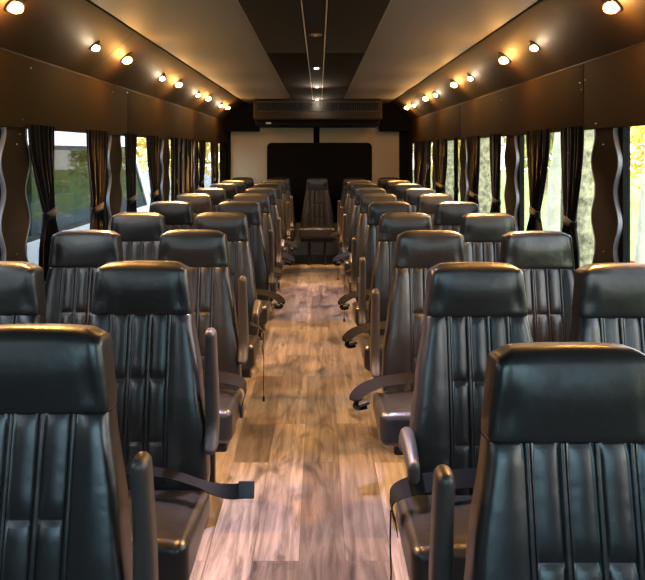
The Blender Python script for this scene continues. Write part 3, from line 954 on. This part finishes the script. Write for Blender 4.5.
for i, (x, y, c) in enumerate(((19.5, 23, 0), (16.0, 31, 2), (12.5, 39, 1), (9.5, 48, 0), (5.5, 57, 2))):
    tree(x, y, .22, 4.0, c, 'low leafy yellow-green tree ' + side_words[i], csc=1.15, cz=2.9)
for i, (x, y, c, w_) in enumerate(((-10.0, 13.5, 0, 'seen through the white bus, nearest one'), (-9.2, 22, 0, 'seen through the white bus, second one'), (-9.4, 30.5, 2, 'behind the white bus, third one'),
                                  (-7.0, 39, 0, 'ahead of the white bus, farthest one'))):
    tree(x, y, .2, 4.0, c, 'autumn tree on the left ' + w_, csc=1.15, cz=2.6)
# red flowers at the window's foot
fl = empty('flower_bush', (ray_x(627, 6.0), 6.0, GZ), 'small bush with red flowers below the far right window', 'flowers')
rnd = random.Random(5)
mb = MB(); mr = MB()
hb = EYE - (268 - HOR) * 6.0 / F - GZ
for i in range(260):
    p = Vector((rnd.gauss(0, .16), rnd.gauss(0, .2), hb * rnd.uniform(.2, 1.0)))
    mb.add([p, p + Vector((.05, .02, .02)), p + Vector((.07, 0, .06)), p + Vector((.01, -.03, .05))], [(0, 1, 2, 3)])
mb.build('foliage', M['leafg'], fl, smooth=False)
for i in range(14):
    p = Vector((rnd.gauss(0, .05), rnd.gauss(0, .1), hb + rnd.uniform(-.04, .06)))
    mr = MB(); mr.lathe([(.003, -.02), (.022, .0), (.03, .018), (.012, .014), (.0005, .01)], Matrix.Translation(p), 8, cap0=True)
    mr.build('blossom', M['red'], fl)

# white bus parked alongside, left
bx0, bx1 = -4.95, -2.85
pb = empty('parked_bus', (-3.9, 6, GZ), 'white bus with dark tinted windows parked outside the left windows', 'bus')
def lb(mb): mb.v = [(x + 3.9, y - 6, z - GZ) for x, y, z in mb.v]; return mb
wz0, wz1 = .66, 1.63
mb = MB()
yF = 11.0
# body with openings: lower sides, roof band, posts
for xa, xb in ((bx0, bx0 + .06), (bx1 - .06, bx1)):
    mb.box(xa, xb, -4, 12.2, GZ + .35, wz0)
    mb.box(xa, xb, -4, yF - .2, wz1, 2.05)
    for p0, p1 in ((-4, -3.8), (.55, .85), (4.0, 4.3), (8.95, 9.35)):
        mb.box(xa, xb, p0, p1, wz0, wz1)
    # slanted front pillar
    mb.add([(xa, yF - .25, wz1), (xb, yF - .25, wz1), (xb, yF - .1, wz1), (xa, yF - .1, wz1), (xa, yF + .75, wz0), (xb, yF + .75, wz0), (xb, yF + 1.0, wz0), (xa, yF + 1.0, wz0)],
           [(0, 1, 2, 3), (4, 7, 6, 5), (0, 4, 5, 1), (1, 5, 6, 2), (2, 6, 7, 3), (3, 7, 4, 0)])
mb.box(bx0, bx1, -4, yF - .2, 2.05, 2.12)
mb.box(bx0, bx1, -4.05, -4, GZ + .35, 2.12)
mb.box(bx0, bx1, 12.15, 12.2, GZ + .35, wz0)
lb(mb).build('body', M['white'], pb, smooth=False)
mb = MB(); mb.rbox(bx0 + .1, bx1 - .1, 12.0, 13.2, GZ + .4, .45, .15, 4); lb(mb).build('hood', M['white'], pb)
for xa in (bx0 + .02, bx1 - .035):
    for p0, p1 in ((-3.8, .55), (.85, 4.0), (4.3, 8.95), (9.35, yF + .3)):
        mb = MB()
        if p1 > yF:
            mb.add([(x, y, z) for x in (xa, xa + .012) for y, z in ((p0, wz0), (yF + .75, wz0), (yF - .25, wz1), (p0, wz1))],
                   [(0, 1, 2, 3), (7, 6, 5, 4), (0, 4, 5, 1), (1, 5, 6, 2), (2, 6, 7, 3), (3, 7, 4, 0)])
        else:
            mb.box(xa, xa + .012, p0, p1, wz0, wz1)
        g = lb(mb).build('window_pane', M['tint'], pb, smooth=False)
        if p1 < yF:
            fr = MB(); x_ = xa + (.016 if xa > -4 else -.006)
            for q in ((p0, p0 + .05, wz0, wz1), (p1 - .05, p1, wz0, wz1), (p0, p1, wz0, wz0 + .05), (p0, p1, wz1 - .05, wz1)):
                fr.box(x_, x_ + .008, *q)
            lb(fr).build('window_rubber', M['rubber'], g, smooth=False)
for xw in (bx0 + .12, bx1 - .12):
    for yw in (-2.0, 10.6):
        mb = MB(); Mx = Matrix.Translation((xw, yw, GZ + .40)) @ Matrix.Rotation(PI / 2, 4, 'Y')
        mb.lathe([(.2, -.09), (.36, -.10), (.40, -.06), (.40, .06), (.36, .10), (.2, .09)], Mx, 28, cap0=True, cap1=True)
        lb(mb).build('wheel', M['rubber'], pb)

# ------------------------------------------------------------------ world and view
w = D.worlds.new('sky'); bpy.context.scene.world = w; w.use_nodes = True
nt = w.node_tree; bg = nt.nodes['Background']
tc = nt.nodes.new('ShaderNodeTexCoord'); sp = nt.nodes.new('ShaderNodeSeparateXYZ')
nt.links.new(tc.outputs['Generated'], sp.inputs[0])
cr = nt.nodes.new('ShaderNodeValToRGB')
cr.color_ramp.elements[0].position = .0; cr.color_ramp.elements[0].color = (1.0, .99, .97, 1)
cr.color_ramp.elements[1].position = .7; cr.color_ramp.elements[1].color = (.62, .78, 1.0, 1)
nt.links.new(sp.outputs['Z'], cr.inputs['Fac']); nt.links.new(cr.outputs['Color'], bg.inputs['Color'])
bg.inputs['Strength'].default_value = 6.5

sc = bpy.context.scene
sc.view_settings.view_transform = 'Standard'; sc.view_settings.look = 'None'
sc.view_settings.gamma = 1; sc.view_settings.use_curve_mapping = False
sc.view_settings.exposure = 0.15
try:
    sc.cycles.use_denoising = True
    sc.cycles.denoiser = 'OPENIMAGEDENOISE'
    sc.cycles.max_bounces = 10; sc.cycles.diffuse_bounces = 5; sc.cycles.glossy_bounces = 5
    sc.cycles.transparent_max_bounces = 16
    sc.cycles.sample_clamp_indirect = 6
    sc.cycles.caustics_reflective = False; sc.cycles.caustics_refractive = False
except Exception:
    pass
